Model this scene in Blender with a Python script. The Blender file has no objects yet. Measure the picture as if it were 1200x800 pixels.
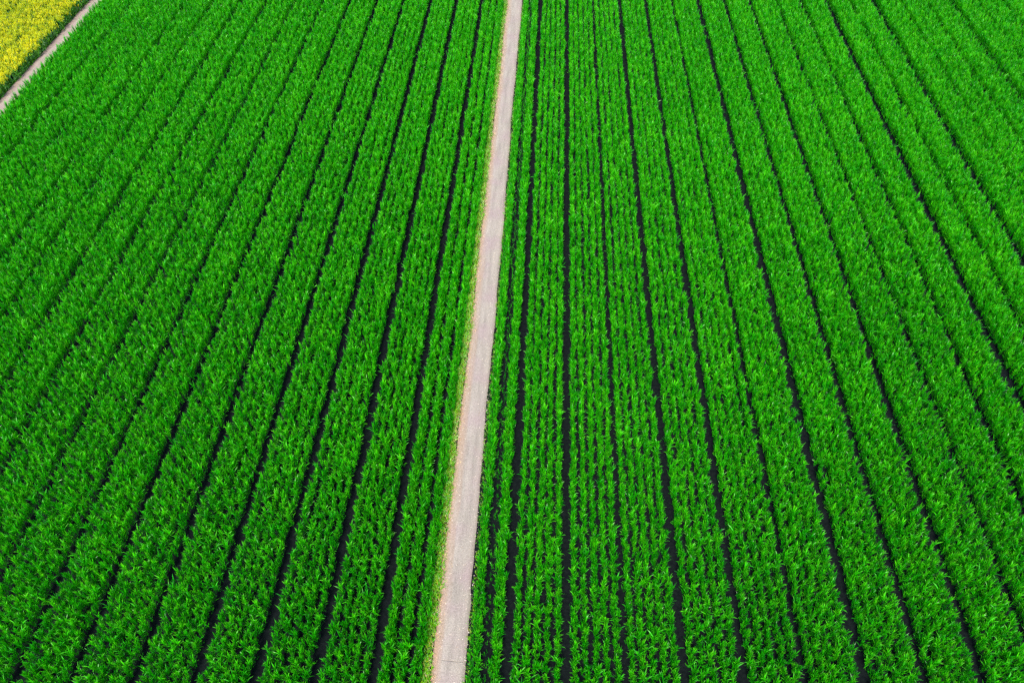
import bpy, math, random
import numpy as np

# ------------------------------------------------------------------ camera, world, sun, exposure
scene = bpy.context.scene
col = scene.collection
rng = np.random.default_rng(11)
random.seed(11)
R = math.radians

CAM_H = 24.1                                   # drone height above the soil
cam_d = bpy.data.cameras.new('camera')
cam_d.lens = 27.0
cam_d.sensor_width = 36.0
cam_d.clip_end = 6000.0
cam = bpy.data.objects.new('camera', cam_d)
cam.location = (0.0, 0.0, CAM_H)
cam.rotation_euler = (R(90.0 - 48.576), 0.0, R(2.736))
col.objects.link(cam)
scene.camera = cam

SUN_EL, SUN_AZ = 58.0, 190.0                   # veiled sun, azimuth clockwise from +Y: behind the camera
world = bpy.data.worlds.new('World')
scene.world = world
world.use_nodes = True
wn = world.node_tree.nodes
sky = wn.new('ShaderNodeTexSky')
sky.sky_type = 'NISHITA'
sky.sun_disc = False
sky.sun_elevation = R(SUN_EL)
sky.sun_rotation = R(SUN_AZ)
wn['Background'].inputs['Strength'].default_value = 0.10
world.node_tree.links.new(sky.outputs[0], wn['Background'].inputs['Color'])

sun_d = bpy.data.lights.new('sun', 'SUN')
sun_d.energy = 1.5
sun_d.angle = R(14.0)
sun_d.color = (1.0, 0.95, 0.86)
sun = bpy.data.objects.new('sun', sun_d)
sun.location = (30, -10, 40)
sun.rotation_euler = (R(90.0 - SUN_EL), 0.0, R(180.0 - SUN_AZ))
col.objects.link(sun)

vs = scene.view_settings
vs.view_transform = 'Standard'
vs.look = 'None'
vs.gamma = 1.0
vs.use_curve_mapping = False
vs.exposure = 2.45
scene.cycles.use_denoising = False
scene.cycles.max_bounces = 8
scene.cycles.diffuse_bounces = 4
scene.cycles.transmission_bounces = 6


# ------------------------------------------------------------------ helpers
def tag(o, label=None, cat=None, group=None, kind=None):
    if label: o['label'] = label
    if cat: o['category'] = cat
    if group: o['group'] = group
    if kind: o['kind'] = kind
    return o


def link(name, data, mat=None, parent=None):
    o = bpy.data.objects.new(name, data)
    col.objects.link(o)
    if mat is not None and not data.materials:
        data.materials.append(mat)
    if parent is not None:
        o.parent = parent
    return o


def make_mesh(name, verts, quads=None, tris=None, tint=None, smooth=False):
    verts = np.asarray(verts, np.float32)
    me = bpy.data.meshes.new(name)
    loops, starts, k = [], [], 0
    if quads is not None and len(quads):
        q = np.asarray(quads, np.int32)
        loops.append(q.ravel()); starts.append(k + 4 * np.arange(len(q))); k += 4 * len(q)
    if tris is not None and len(tris):
        t = np.asarray(tris, np.int32)
        loops.append(t.ravel()); starts.append(k + 3 * np.arange(len(t))); k += 3 * len(t)
    loops = np.concatenate(loops); starts = np.concatenate(starts).astype(np.int32)
    me.vertices.add(len(verts)); me.vertices.foreach_set('co', verts.ravel())
    me.loops.add(len(loops)); me.loops.foreach_set('vertex_index', loops.astype(np.int32))
    me.polygons.add(len(starts)); me.polygons.foreach_set('loop_start', starts)
    me.update(calc_edges=True)
    me.validate()
    me.polygons.foreach_set('use_smooth', np.full(len(me.polygons), smooth, bool))
    if tint is not None:
        a = me.color_attributes.new('tint', 'FLOAT_COLOR', 'POINT')
        c = np.ones((len(verts), 4), np.float32); c[:, :3] = tint
        a.data.foreach_set('color', c.ravel())
    me.update()
    return me


class Leaves:
    """Collects blade-shaped leaves (each seven vertices, bent along its length) for one mesh."""
    def __init__(self):
        self.v, self.t = [], []

    def add(self, base, az, tilt, curve, length, width, roll, plant, profile=(0.55, 1.0, 0.8)):
        n = len(base)
        d = np.stack([np.cos(az), np.sin(az), np.zeros(n)], 1)
        s = np.stack([-np.sin(az), np.cos(az), np.zeros(n)], 1)
        up = np.array([0, 0, 1.0])
        p = base.copy()
        pts = [p]
        norms = []
        for i in range(3):
            th = tilt + curve * (i + 0.5) / 3.0
            step = d * np.sin(th)[:, None] + up * np.cos(th)[:, None]
            norms.append(-d * np.cos(th)[:, None] + up * np.sin(th)[:, None])
            p = p + step * (length / 3.0)[:, None]
            pts.append(p)
        norms.append(norms[-1])
        out = np.zeros((n, 7, 3)); tint = np.zeros((n, 7, 3))
        r = rng.random(n)
        for i in range(3):
            w = s * np.cos(roll * i / 2)[:, None] + norms[i] * np.sin(roll * i / 2)[:, None]
            out[:, 2 * i] = pts[i] - w * (width * profile[i] / 2)[:, None]
            out[:, 2 * i + 1] = pts[i] + w * (width * profile[i] / 2)[:, None]
            tint[:, 2 * i:2 * i + 2, 1] = i / 3.0
        out[:, 6] = pts[3]
        tint[:, 6, 1] = 1.0
        tint[:, :, 0] = r[:, None]
        tint[:, :, 2] = plant[:, None]
        self.v.append(out); self.t.append(tint)

    def arrays(self):
        v = np.concatenate(self.v); t = np.concatenate(self.t); n = len(v)
        o = (7 * np.arange(n))[:, None]
        quads = np.concatenate([o + np.array([0, 1, 3, 2]), o + np.array([2, 3, 5, 4])])
        tris = o + np.array([4, 5, 6])
        return v.reshape(-1, 3), quads, tris, t.reshape(-1, 3)

    def mesh(self, name):
        v, q, t, c = self.arrays()
        return make_mesh(name, v, q, t, c)


# ------------------------------------------------------------------ materials
def new_mat(name):
    m = bpy.data.materials.new(name)
    m.use_nodes = True
    nt = m.node_tree
    nt.nodes.clear()
    out = nt.nodes.new('ShaderNodeOutputMaterial')
    return m, nt, out


def N(nt, kind, **kw):
    n = nt.nodes.new(kind)
    for k, v in kw.items():
        setattr(n, k, v)
    return n


def ramp(nt, fac, stops):
    n = nt.nodes.new('ShaderNodeValToRGB')
    e = n.color_ramp.elements
    while len(e) < len(stops): e.new(0.5)
    for i, (p, c) in enumerate(stops):
        e[i].position = p
        e[i].color = (c[0], c[1], c[2], 1)
    nt.links.new(fac, n.inputs[0])
    return n.outputs[0]


def mixc(nt, fac, a, b, mode='MIX'):
    n = nt.nodes.new('ShaderNodeMix')
    n.data_type = 'RGBA'
    n.blend_type = mode
    for sock, v in ((n.inputs[0], fac), (n.inputs[6], a), (n.inputs[7], b)):
        if isinstance(v, (int, float)): sock.default_value = v
        elif isinstance(v, tuple): sock.default_value = (*v, 1)
        else: nt.links.new(v, sock)
    return n.outputs[2]


def math_n(nt, op, a, b=0.5):
    n = nt.nodes.new('ShaderNodeMath')
    n.operation = op
    for s, v in ((n.inputs[0], a), (n.inputs[1], b)):
        if isinstance(v, (int, float)): s.default_value = v
        else: nt.links.new(v, s)
    return n.outputs[0]


def leaf_mat(name, stops, tip, tip_amount, trans=0.3, rough=0.42, spec=0.5, sheen_noise=True):
    m, nt, out = new_mat(name)
    at = N(nt, 'ShaderNodeVertexColor', layer_name='tint')
    sp = N(nt, 'ShaderNodeSeparateColor')
    nt.links.new(at.outputs[0], sp.inputs[0])
    c = ramp(nt, sp.outputs[0], stops)
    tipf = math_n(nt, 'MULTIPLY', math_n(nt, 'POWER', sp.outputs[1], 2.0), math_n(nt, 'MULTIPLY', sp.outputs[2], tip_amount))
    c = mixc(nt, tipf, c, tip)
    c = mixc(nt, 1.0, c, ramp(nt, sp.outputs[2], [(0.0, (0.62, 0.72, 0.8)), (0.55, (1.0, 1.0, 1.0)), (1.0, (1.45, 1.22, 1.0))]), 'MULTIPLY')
    # broad patches across the field where the crop is a little lusher or paler
    geo = N(nt, 'ShaderNodeNewGeometry')
    nz = N(nt, 'ShaderNodeTexNoise')
    nz.inputs['Scale'].default_value = 0.16
    nz.inputs['Detail'].default_value = 3.0
    nt.links.new(geo.outputs['Position'], nz.inputs['Vector'])
    patch = ramp(nt, nz.outputs[0], [(0.3, (0.86, 0.93, 0.9)), (0.7, (1.12, 1.06, 1.0))])
    c = mixc(nt, 1.0, c, patch, 'MULTIPLY')
    b = N(nt, 'ShaderNodeBsdfPrincipled')
    nt.links.new(c, b.inputs['Base Color'])
    b.inputs['Roughness'].default_value = rough
    b.inputs['Specular IOR Level'].default_value = spec
    t = N(nt, 'ShaderNodeBsdfTranslucent')
    nt.links.new(c, t.inputs['Color'])
    mx = N(nt, 'ShaderNodeMixShader')
    mx.inputs[0].default_value = trans
    nt.links.new(b.outputs[0], mx.inputs[1])
    nt.links.new(t.outputs[0], mx.inputs[2])
    nt.links.new(mx.outputs[0], out.inputs[0])
    return m


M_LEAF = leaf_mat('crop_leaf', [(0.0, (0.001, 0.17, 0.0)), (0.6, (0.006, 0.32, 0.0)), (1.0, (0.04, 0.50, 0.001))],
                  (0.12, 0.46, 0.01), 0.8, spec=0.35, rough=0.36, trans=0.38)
M_VERGE = leaf_mat('verge_grass', [(0.0, (0.04, 0.30, 0.001)), (0.7, (0.12, 0.36, 0.001)), (1.0, (0.24, 0.22, 0.02))],
                   (0.2, 0.34, 0.01), 0.6)
M_STRAW = leaf_mat('dry_grass', [(0.0, (0.30, 0.19, 0.10)), (0.6, (0.42, 0.29, 0.15)), (1.0, (0.50, 0.40, 0.20))],
                   (0.5, 0.4, 0.2), 0.5, trans=0.15)
M_RAPE_LEAF = leaf_mat('rape_leaf', [(0.0, (0.02, 0.14, 0.002)), (1.0, (0.07, 0.25, 0.004))], (0.08, 0.2, 0.01), 0.5)
M_RAPE_FLOWER = leaf_mat('rape_flower', [(0.0, (0.34, 0.41, 0.0)), (0.6, (0.46, 0.49, 0.0)), (1.0, (0.56, 0.51, 0.0))],
                         (0.5, 0.5, 0.0), 0.5, spec=0.2)


def soil_mat():
    m, nt, out = new_mat('dark_soil')
    geo = N(nt, 'ShaderNodeNewGeometry')
    nz = N(nt, 'ShaderNodeTexNoise'); nz.inputs['Scale'].default_value = 9.0; nz.inputs['Detail'].default_value = 8.0
    nt.links.new(geo.outputs['Position'], nz.inputs['Vector'])
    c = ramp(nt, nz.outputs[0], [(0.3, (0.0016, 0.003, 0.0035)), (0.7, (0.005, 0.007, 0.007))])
    b = N(nt, 'ShaderNodeBsdfPrincipled')
    b.inputs['Roughness'].default_value = 0.9
    b.inputs['Specular IOR Level'].default_value = 0.05
    nt.links.new(c, b.inputs['Base Color'])
    bp = N(nt, 'ShaderNodeBump'); bp.inputs['Strength'].default_value = 0.8; bp.inputs['Distance'].default_value = 0.05
    nt.links.new(nz.outputs[0], bp.inputs['Height'])
    nt.links.new(bp.outputs[0], b.inputs['Normal'])
    nt.links.new(b.outputs[0], out.inputs[0])
    return m


def track_mat(name, pale, warm, x_left, x_pale):
    """Packed pale grit; loose warm-coloured earth on the left shoulder between x_left and x_pale."""
    m, nt, out = new_mat(name)
    geo = N(nt, 'ShaderNodeNewGeometry')
    sep = N(nt, 'ShaderNodeSeparateXYZ')
    nt.links.new(geo.outputs['Position'], sep.inputs[0])
    mp = N(nt, 'ShaderNodeMapping'); mp.inputs['Scale'].default_value = (5.0, 0.5, 5.0)
    nt.links.new(geo.outputs['Position'], mp.inputs[0])
    streak = N(nt, 'ShaderNodeTexNoise'); streak.inputs['Scale'].default_value = 1.0; streak.inputs['Detail'].default_value = 5.0
    nt.links.new(mp.outputs[0], streak.inputs['Vector'])
    blot = N(nt, 'ShaderNodeTexNoise'); blot.inputs['Scale'].default_value = 0.9; blot.inputs['Detail'].default_value = 4.0
    nt.links.new(geo.outputs['Position'], blot.inputs['Vector'])
    fine = N(nt, 'ShaderNodeTexNoise'); fine.inputs['Scale'].default_value = 22.0; fine.inputs['Detail'].default_value = 6.0
    nt.links.new(geo.outputs['Position'], fine.inputs['Vector'])
    p = tuple(x * 0.82 for x in pale); q = tuple(x * 1.12 for x in pale)
    base = ramp(nt, streak.outputs[0], [(0.32, p), (0.5, pale), (0.7, q)])
    mauve = (pale[0] * 0.98, pale[1] * 0.86, pale[2] * 0.98)
    base = mixc(nt, ramp(nt, blot.outputs[0], [(0.45, (0, 0, 0)), (0.68, (0.8, 0.8, 0.8))]), base, mauve)
    wob = math_n(nt, 'MULTIPLY', math_n(nt, 'SUBTRACT', streak.outputs[0], 0.5), 0.45)
    xx = math_n(nt, 'ADD', sep.outputs[0], wob)
    mr = N(nt, 'ShaderNodeMapRange')
    mr.inputs[1].default_value = x_left; mr.inputs[2].default_value = x_pale
    mr.inputs[3].default_value = 1.0; mr.inputs[4].default_value = 0.0
    nt.links.new(xx, mr.inputs[0])
    base = mixc(nt, mr.outputs[0], base, warm)
    base = mixc(nt, 0.55, base, ramp(nt, fine.outputs[0], [(0.3, (0.55, 0.52, 0.50)), (0.7, (1.3, 1.3, 1.3))]), 'MULTIPLY')
    b = N(nt, 'ShaderNodeBsdfPrincipled')
    b.inputs['Roughness'].default_value = 0.9
    b.inputs['Specular IOR Level'].default_value = 0.25
    nt.links.new(base, b.inputs['Base Color'])
    bp = N(nt, 'ShaderNodeBump'); bp.inputs['Strength'].default_value = 0.5; bp.inputs['Distance'].default_value = 0.02
    nt.links.new(fine.outputs[0], bp.inputs['Height'])
    nt.links.new(bp.outputs[0], b.inputs['Normal'])
    nt.links.new(b.outputs[0], out.inputs[0])
    return m


def stone_mat():
    m, nt, out = new_mat('pebble')
    at = N(nt, 'ShaderNodeVertexColor', layer_name='tint')
    sp = N(nt, 'ShaderNodeSeparateColor'); nt.links.new(at.outputs[0], sp.inputs[0])
    c = ramp(nt, sp.outputs[0], [(0.0, (0.16, 0.11, 0.08)), (0.5, (0.34, 0.27, 0.21)), (1.0, (0.42, 0.36, 0.29))])
    b = N(nt, 'ShaderNodeBsdfPrincipled'); b.inputs['Roughness'].default_value = 0.8
    nt.links.new(c, b.inputs['Base Color']); nt.links.new(b.outputs[0], out.inputs[0])
    return m


M_SOIL = soil_mat()
M_TRACK = track_mat('pale_grit', (0.212, 0.180, 0.146), (0.25, 0.16, 0.10), -2.86, -2.45)
M_TRACK_FAR = track_mat('brown_grit', (0.225, 0.178, 0.145), (0.18, 0.11, 0.07), -31.75, -31.05)
M_STONE = stone_mat()

# ------------------------------------------------------------------ layout of the field (metres, rows run along Y)
# furrows right of the centre track: position and width of the open gap between the two canopies
right_gaps = [-0.52, 1.24, 3.0, 4.76, 6.54, 8.32, 10.09, 11.87, 13.59, 15.35, 17.05, 18.74, 20.28, 21.96, 23.65, 25.38, 27.11, 28.85, 30.58, 32.32, 34.05]
right_open = [0.257, 0.288, 0.19, 0.302, 0.288, 0.235, 0.378, 0.325, 0.362, 0.325, 0.318, 0.493, 0.33, 0.493, 0.315, 0.322, 0.507, 0.315, 0.315, 0.507, 0.322]
left_gaps = [-4.47, -6.2, -7.96, -9.77, -11.56, -13.41, -15.16, -17.04, -18.98, -20.75, -22.55, -24.35, -26.15, -27.95, -29.75]
left_open = [0.33, 0.33, 0.33, 0.33, 0.33, 0.33, 0.33, 0.33, 0.34, 0.34, 0.33, 0.32, 0.3, 0.28, 0.2]
TRACK = (-2.86, -1.77)
FAR_TRACK = (-31.6, -30.52)
Y0, LEN = -2.0, 68.0

# ------------------------------------------------------------------ ground: one sheet with furrows
xs, zs = [-2500.0, -60.0], [-0.03, -0.03]
for g in sorted(left_gaps + right_gaps):
    for dx, dz in ((-0.75, 0.0), (-0.42, -0.004), (-0.16, -0.10), (0.0, -0.12), (0.16, -0.10), (0.42, -0.004)):
        xs.append(g + dx); zs.append(dz - 0.004)
xs += [60.0, 2500.0]; zs += [-0.03, -0.03]
o = np.argsort(xs); xs = np.array(xs)[o]; zs = np.array(zs)[o]
for t0, t1 in (TRACK, FAR_TRACK):
    keep = (xs < t0 - 0.05) | (xs > t1 + 0.05)
    xs, zs = xs[keep], zs[keep]
ys = np.concatenate([[-2500, -60], np.arange(-4, 74, 0.5), [120, 2500]])
gx, gy = np.meshgrid(xs, ys)
gz = np.tile(zs, (len(ys), 1))
near = (np.abs(gx) < 50) & (gy > -5) & (gy < 74)
gz = gz + near * rng.normal(0, 0.008, gz.shape)
gxj = gx + near * rng.normal(0, 0.012, gx.shape)
nx, ny = len(xs), len(ys)
idx = np.arange(nx * ny).reshape(ny, nx)
q = np.stack([idx[:-1, :-1], idx[:-1, 1:], idx[1:, 1:], idx[1:, :-1]], -1).reshape(-1, 4)
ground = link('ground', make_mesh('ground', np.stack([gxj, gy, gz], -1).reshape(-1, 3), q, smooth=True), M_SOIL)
tag(ground, 'dark moist soil showing in the furrows between crop rows', 'soil', kind='structure')


# ------------------------------------------------------------------ tracks
def wave(y, amp, seeds):
    return sum(amp / (k + 1) * np.sin(y * f + p) for k, (f, p) in enumerate(seeds))


def track(name, x0, x1, mat, crack=None):
    ys = np.arange(-60, 160, 0.4)
    if crack:
        ys = np.sort(np.concatenate([ys[np.abs(ys - crack) > 0.1], [crack - .03, crack - .008, crack, crack + .008, crack + .03]]))
    ns = 13
    u = np.linspace(0, 1, ns)
    sl = [(0.31, 1.0), (0.83, 2.2), (2.1, 0.4), (4.7, 1.3)]
    sr = [(0.27, 0.3), (0.9, 1.2), (1.9, 2.4), (5.1, 0.7)]
    L = x0 + wave(ys, 0.03, sl); Rr = x1 + wave(ys, 0.03, sr)
    X = L[:, None] + (Rr - L)[:, None] * u
    Y = np.tile(ys[:, None], (1, ns)).astype(float)
    Z = 0.012 + 0.05 * np.sqrt(np.clip(1 - (2 * u - 1) ** 2, 0, 1)) - 0.010 * np.exp(-((u - 0.62) / 0.12) ** 2)
    Z = np.tile(Z, (len(ys), 1)) + rng.normal(0, 0.003, X.shape)
    Z[:, [0, -1]] = -0.05
    if crack:
        sel = np.abs(ys - crack) < 0.004
        Z[np.ix_(sel, (u > 0.3) & (u < 0.85))] -= 0.04
        near = np.abs(ys - crack) < 0.05
        Y[near] += np.linspace(0.02, -0.02, ns)[None]
    idx = np.arange(len(ys) * ns).reshape(len(ys), ns)
    q = np.stack([idx[:-1, :-1], idx[:-1, 1:], idx[1:, 1:], idx[1:, :-1]], -1).reshape(-1, 4)
    return link(name, make_mesh(name, np.stack([X, Y, Z], -1).reshape(-1, 3), q, smooth=True), mat)


def pebbles(name, parent, spots):
    ico = np.array([[0, 0, 1], [.9, 0, .1], [.28, .85, .15], [-.72, .53, .05], [-.72, -.53, .12], [.28, -.85, .05], [0, 0, -.6]])
    f = np.array([[0, 1, 2], [0, 2, 3], [0, 3, 4], [0, 4, 5], [0, 5, 1], [6, 2, 1], [6, 3, 2], [6, 4, 3], [6, 5, 4], [6, 1, 5]])
    n = len(spots)
    a = rng.random(n) * 6.28
    s = spots[:, 2]
    v = ico[None] * rng.uniform(0.7, 1.3, (n, 7, 1))
    c, sn = np.cos(a)[:, None], np.sin(a)[:, None]
    w = np.stack([v[:, :, 0] * c - v[:, :, 1] * sn, v[:, :, 0] * sn + v[:, :, 1] * c, v[:, :, 2] * 0.7], -1) * s[:, None, None]
    w += np.stack([spots[:, 0], spots[:, 1], spots[:, 3]], -1)[:, None]
    tint = np.repeat(rng.random(n)[:, None], 7, 1)[:, :, None] * np.ones(3)
    ob = link(name, make_mesh(name, w.reshape(-1, 3), tris=(f[None] + 7 * np.arange(n)[:, None, None]).reshape(-1, 3), tint=tint.reshape(-1, 3)), M_STONE, parent)
    ob['kind'] = 'stuff'
    return ob


main_track = track('dirt_track', *TRACK, M_TRACK, crack=8.12)
tag(main_track, 'pale beige packed grit track running up the middle of the green field', 'track', kind='structure')
far_track = track('field_track', *FAR_TRACK, M_TRACK_FAR)
tag(far_track, 'brownish pink earth track between the green field and the yellow field', 'track', kind='structure')


def edge_spots(n, x0, x1, y0, y1, big, bias):
    x = x0 + (x1 - x0) * rng.beta(*bias, n)
    y = rng.uniform(y0, y1, n)
    s = big * (0.25 + 0.75 * rng.random(n) ** 5)
    u = (x - TRACK[0]) / (TRACK[1] - TRACK[0])
    z = 0.012 + 0.05 * np.sqrt(np.clip(1 - (2 * u - 1) ** 2, 0, 1))
    return np.stack([x, y, s, z], 1)


pebbles('gravel', main_track, np.concatenate([
    edge_spots(5200, -2.88, -2.45, 0, 66, 0.030, (1.2, 2.2)),
    edge_spots(3000, -2.25, -1.76, 0, 66, 0.030, (2.4, 1.2)),
    edge_spots(2500, -2.8, -1.85, 0, 66, 0.022, (1, 1))]))


def grass_strip(name, n, x0, x1, y0, y1, hmin, hmax, mat, parent, bias=(1, 1), wid=(0.010, 0.022), z=0.0):
    L = Leaves()
    b = np.stack([x0 + (x1 - x0) * rng.beta(*bias, n) , rng.uniform(y0, y1, n), np.full(n, z)], 1)
    b[:, 0] += wave(b[:, 1], 0.03, [(0.6, 1.0), (1.7, 2.2), (4.1, 0.4)])
    clump = 0.6 + 0.4 * np.sin(b[:, 1] * 2.3 + 3 * np.sin(b[:, 1] * 0.7))
    ln = rng.uniform(hmin, hmax, n) * (0.6 + 0.5 * clump)
    L.add(b, rng.random(n) * 6.28, rng.uniform(0.1, 0.9, n), rng.uniform(0.1, 1.0, n), ln, rng.uniform(*wid, n), rng.uniform(-.8, .8, n), rng.random(n))
    ob = link(name, L.mesh(name), mat, parent)
    if parent is not None: ob['kind'] = 'stuff'
    return ob


grass_strip('verge_grass', 22000, -3.12, -2.80, 0, 66, 0.10, 0.26, M_VERGE, main_track, (1.3, 1.5), (0.014, 0.03))
grass_strip('dry_grass', 9000, -2.94, -2.55, 0, 66, 0.05, 0.14, M_STRAW, main_track, (1.0, 2.0), (0.008, 0.018), 0.03)
grass_strip('verge_grass', 5000, -1.86, -1.66, 0, 66, 0.05, 0.16, M_VERGE, main_track, (2.2, 1.2), (0.01, 0.022))
grass_strip('verge_grass', 6000, -30.66, -30.42, 26, 66, 0.08, 0.2, M_VERGE, far_track, (1.5, 1.2), (0.014, 0.03), 0.0)

grass_strip('dark_verge', 9000, -31.75, -31.46, 26, 66, 0.10, 0.34, M_RAPE_LEAF, far_track, (1.5, 1.8), (0.02, 0.04), 0.0)

# ------------------------------------------------------------------ crop rows


def plant_line_mesh(name, spread=0.044, step=0.076, leaves=36, h=1.08):
    """One drilled line of upright plants: blades standing up from the stem and nodding at the tip."""
    ny = int(LEN / step)
    y = (np.arange(ny) + rng.uniform(-0.45, 0.45, ny)) * step
    x = rng.normal(0, spread, ny).clip(-spread * 2.2, spread * 2.2)
    x += wave(y, 0.006, [(0.35, rng.random() * 6), (0.9, rng.random() * 6), (2.3, rng.random() * 6)])
    size = h * rng.normal(1.0, 0.14, ny).clip(0.6, 1.3)
    size *= 1.0 + 0.025 * np.sin(y * 1.1 + rng.random() * 6) + 0.035 * np.sin(y * 4.7 + rng.random() * 6)
    pr = rng.random(ny)
    leanx = rng.normal(0, 0.08, ny); leany = rng.normal(0, 0.08, ny)
    L = Leaves()
    k = leaves
    rep = lambda a: np.repeat(a, k)
    n = ny * k
    zf = np.tile(np.linspace(0.0, 1.0, k) ** 0.7, ny)       # where on the stem the leaf starts
    sz = rep(size)
    z0 = 0.44 * zf * sz
    rad = rng.uniform(0, 0.03, n); ra = rng.random(n) * 6.28
    base = np.stack([rep(x) + rep(leanx) * z0 + rad * np.cos(ra), rep(y) + rep(leany) * z0 + rad * np.sin(ra), z0], 1)
    az = ra + rng.normal(0, 0.7, n)
    tilt = (0.25 - 0.13 * zf + rng.normal(0, 0.07, n)).clip(0.01, 0.6)
    curve = rng.uniform(0.0, 0.4, n) + 0.9 * (rng.random(n) < 0.12)
    ln = sz * (0.18 + 0.04 * rng.normal(0, 1, n)).clip(0.12, 0.36)
    wd = rng.uniform(0.011, 0.022, n) * sz
    longer = (rng.random(n) < 0.03) & (zf > 0.35)          # a few long flag leaves stand out and arch over
    ln = np.where(longer, ln * rng.uniform(1.05, 1.3, n), ln)
    wd = np.where(longer, wd * 1.35, wd)
    curve = np.where(longer, rng.uniform(0.6, 1.6, n), curve)
    L.add(base, az, tilt, curve, ln, wd, rng.normal(0, 0.7, n), rep(pr))
    return L.mesh(name)


LINES = [plant_line_mesh('plant_line') for _ in range(7)]
SHORT = [plant_line_mesh('plant_line', h=0.8) for _ in range(2)]
THIN = [plant_line_mesh('plant_line', step=0.2, leaves=18, h=0.62) for _ in range(1)]
count = 0
recent = []
GROUP = 'green crop rows of the field'


def add_line(row, x, xc, meshes=None):
    """One drilled line of plants of a row; the lines share a few meshes, shifted and turned."""
    global count
    pool = [m for m in (meshes or LINES) if m not in recent[-4:]] or meshes
    me = random.choice(pool)
    recent.append(me)
    ob = link('plant_line', me, M_LEAF, row)
    off = random.uniform(-9.0, 0.0)
    if count % 2:
        ob.rotation_euler.z = math.pi
        ob.location = (x - xc, Y0 + off + LEN - 30.0, -0.005)
    else:
        ob.location = (x - xc, Y0 + off - 30.0, -0.005)
    ob.scale.z = random.uniform(0.94, 1.06)
    ob['kind'] = 'stuff'
    count += 1
    return ob


def crop_row(x0, x1, label, nlines, lines=None):
    """A row whose canopy fills x0..x1."""
    xc = (x0 + x1) / 2
    row = bpy.data.objects.new('crop_row', None)
    row.empty_display_size = 0.3
    row.location = (xc, 30.0, 0.0)
    col.objects.link(row)
    tag(row, label, 'crop row', GROUP)
    m = 0.12                                               # reach of a plant's leaves past its line
    for x, meshes in lines or [(x0 + m + (x1 - x0 - 2 * m) * i / (nlines - 1), LINES) for i in range(nlines)]:
        add_line(row, x, xc, meshes)
    return row


NTH = ['first', 'second', 'third', 'fourth', 'fifth', 'sixth', 'seventh', 'eighth', 'ninth', 'tenth', 'eleventh', 'twelfth',
       'thirteenth', 'fourteenth', 'fifteenth', 'sixteenth', 'seventeenth', 'eighteenth', 'nineteenth', 'twentieth', 'twenty-first']
SH = 0.0
# right of the track: a narrow double row first
r0 = crop_row(-1.70, right_gaps[0] - right_open[0] / 2, 'narrow green crop row hugging the right edge of the pale track', 0,
              [(-1.60, SHORT), (-1.45, LINES), (-1.19, THIN), (-0.96, LINES), (-0.80, LINES)])
for i in range(len(right_gaps) - 1):
    crop_row(right_gaps[i] + right_open[i] / 2, right_gaps[i + 1] - right_open[i + 1] / 2,
             f'leafy green crop row, {NTH[i + 1]} to the right of the pale middle track', 5)
# left of the track
crop_row(left_gaps[0] + left_open[0] / 2, -2.98, 'green crop row beside the grassy left edge of the pale middle track', 0,
         [(-4.21, LINES), (-4.09, LINES), (-3.75, LINES), (-3.63, LINES), (-3.27, LINES), (-3.14, SHORT)])
for i in range(len(left_gaps) - 2):
    crop_row(left_gaps[i + 1] + left_open[i + 1] / 2, left_gaps[i] - left_open[i] / 2,
             f'leafy green crop row, {NTH[i + 1]} to the left of the pale middle track', 5)
crop_row(-30.22, left_gaps[-2] - left_open[-2] / 2, 'green crop row along the earth track by the yellow field', 7)


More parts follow.
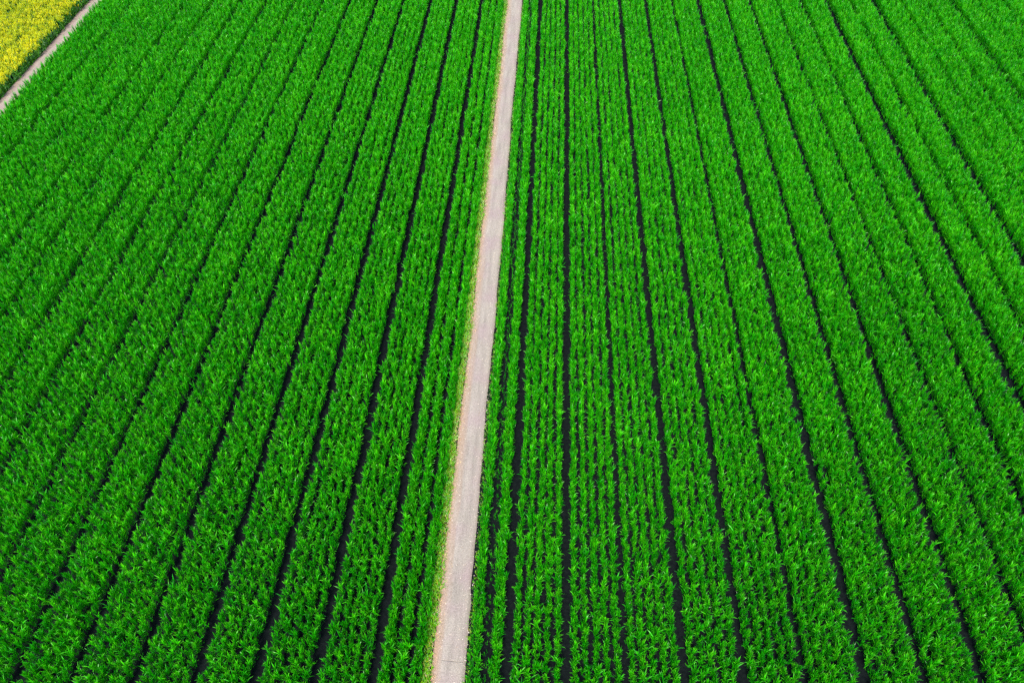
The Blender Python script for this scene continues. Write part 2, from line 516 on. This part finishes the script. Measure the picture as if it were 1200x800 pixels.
# ------------------------------------------------------------------ yellow field
def rape_meshes(name, ln=44.0, step=0.17):
    ny = int(ln / step)
    y = (np.arange(ny) + rng.uniform(-.4, .4, ny)) * step
    x = rng.normal(0, 0.07, ny)
    size = rng.normal(1, 0.1, ny).clip(0.7, 1.3)
    pr = rng.random(ny)
    L = Leaves()
    k = 9; n = ny * k; sz = np.repeat(size, k)
    zf = np.tile(np.linspace(0, 1, k), ny)
    base = np.stack([np.repeat(x, k), np.repeat(y, k), 0.5 * zf * sz], 1)
    L.add(base, rng.random(n) * 6.28, rng.uniform(.2, .9, n), rng.uniform(.1, .9, n), sz * rng.uniform(.16, .3, n), rng.uniform(.04, .075, n), rng.normal(0, .5, n), np.repeat(pr, k))
    # flowering branch tips
    F = Leaves()
    kb, kf = 15, 10
    n = ny * kb
    bz = np.repeat(size, kb) * rng.uniform(0.60, 0.82, n)
    bx = np.repeat(x, kb) + rng.normal(0, 0.085, n); by = np.repeat(y, kb) + rng.normal(0, 0.07, n)
    m = n * kf
    base = np.stack([np.repeat(bx, kf), np.repeat(by, kf), np.repeat(bz, kf) + rng.uniform(-.07, .05, m)], 1)
    F.add(base, rng.random(m) * 6.28, rng.uniform(.5, 1.5, m), rng.uniform(-.3, .5, m), rng.uniform(.025, .04, m), rng.uniform(.02, .034, m), rng.normal(0, .5, m), np.repeat(np.repeat(pr, kb), kf), (0.8, 1, .8))
    return L.mesh(name + '_leaves'), F.mesh(name + '_flowers')


yellow = bpy.data.objects.new('rapeseed', None)
yellow.location = (-38.0, 30.0, 0.0)
col.objects.link(yellow)
tag(yellow, 'bright yellow flowering rapeseed beyond the earth track in the corner', 'rapeseed', kind='stuff')
RAPE = [rape_meshes('rape') for _ in range(3)]
x = -31.52
i = 0
while x > -50:
    low = -35.3 < x < -35.0                                # one drill line through the yellow crop stands lower
    lv, fl = RAPE[random.randrange(3)]
    yo = random.uniform(-3, 0) + 26.0
    flip = i % 2
    for nm, me, mt in (('leaves', lv, M_RAPE_LEAF), ('flowers', fl, M_RAPE_FLOWER)):
        ob = link(nm, me, mt, yellow)
        ob.location = (x + 38.0, yo - 30.0 + (44.0 if flip else 0.0), 0)
        ob.rotation_euler.z = math.pi if flip else 0.0
        ob.scale.z = 0.62 if low else 1.0
        ob['kind'] = 'stuff'
    x -= 0.29 * random.uniform(0.92, 1.08)
    i += 1
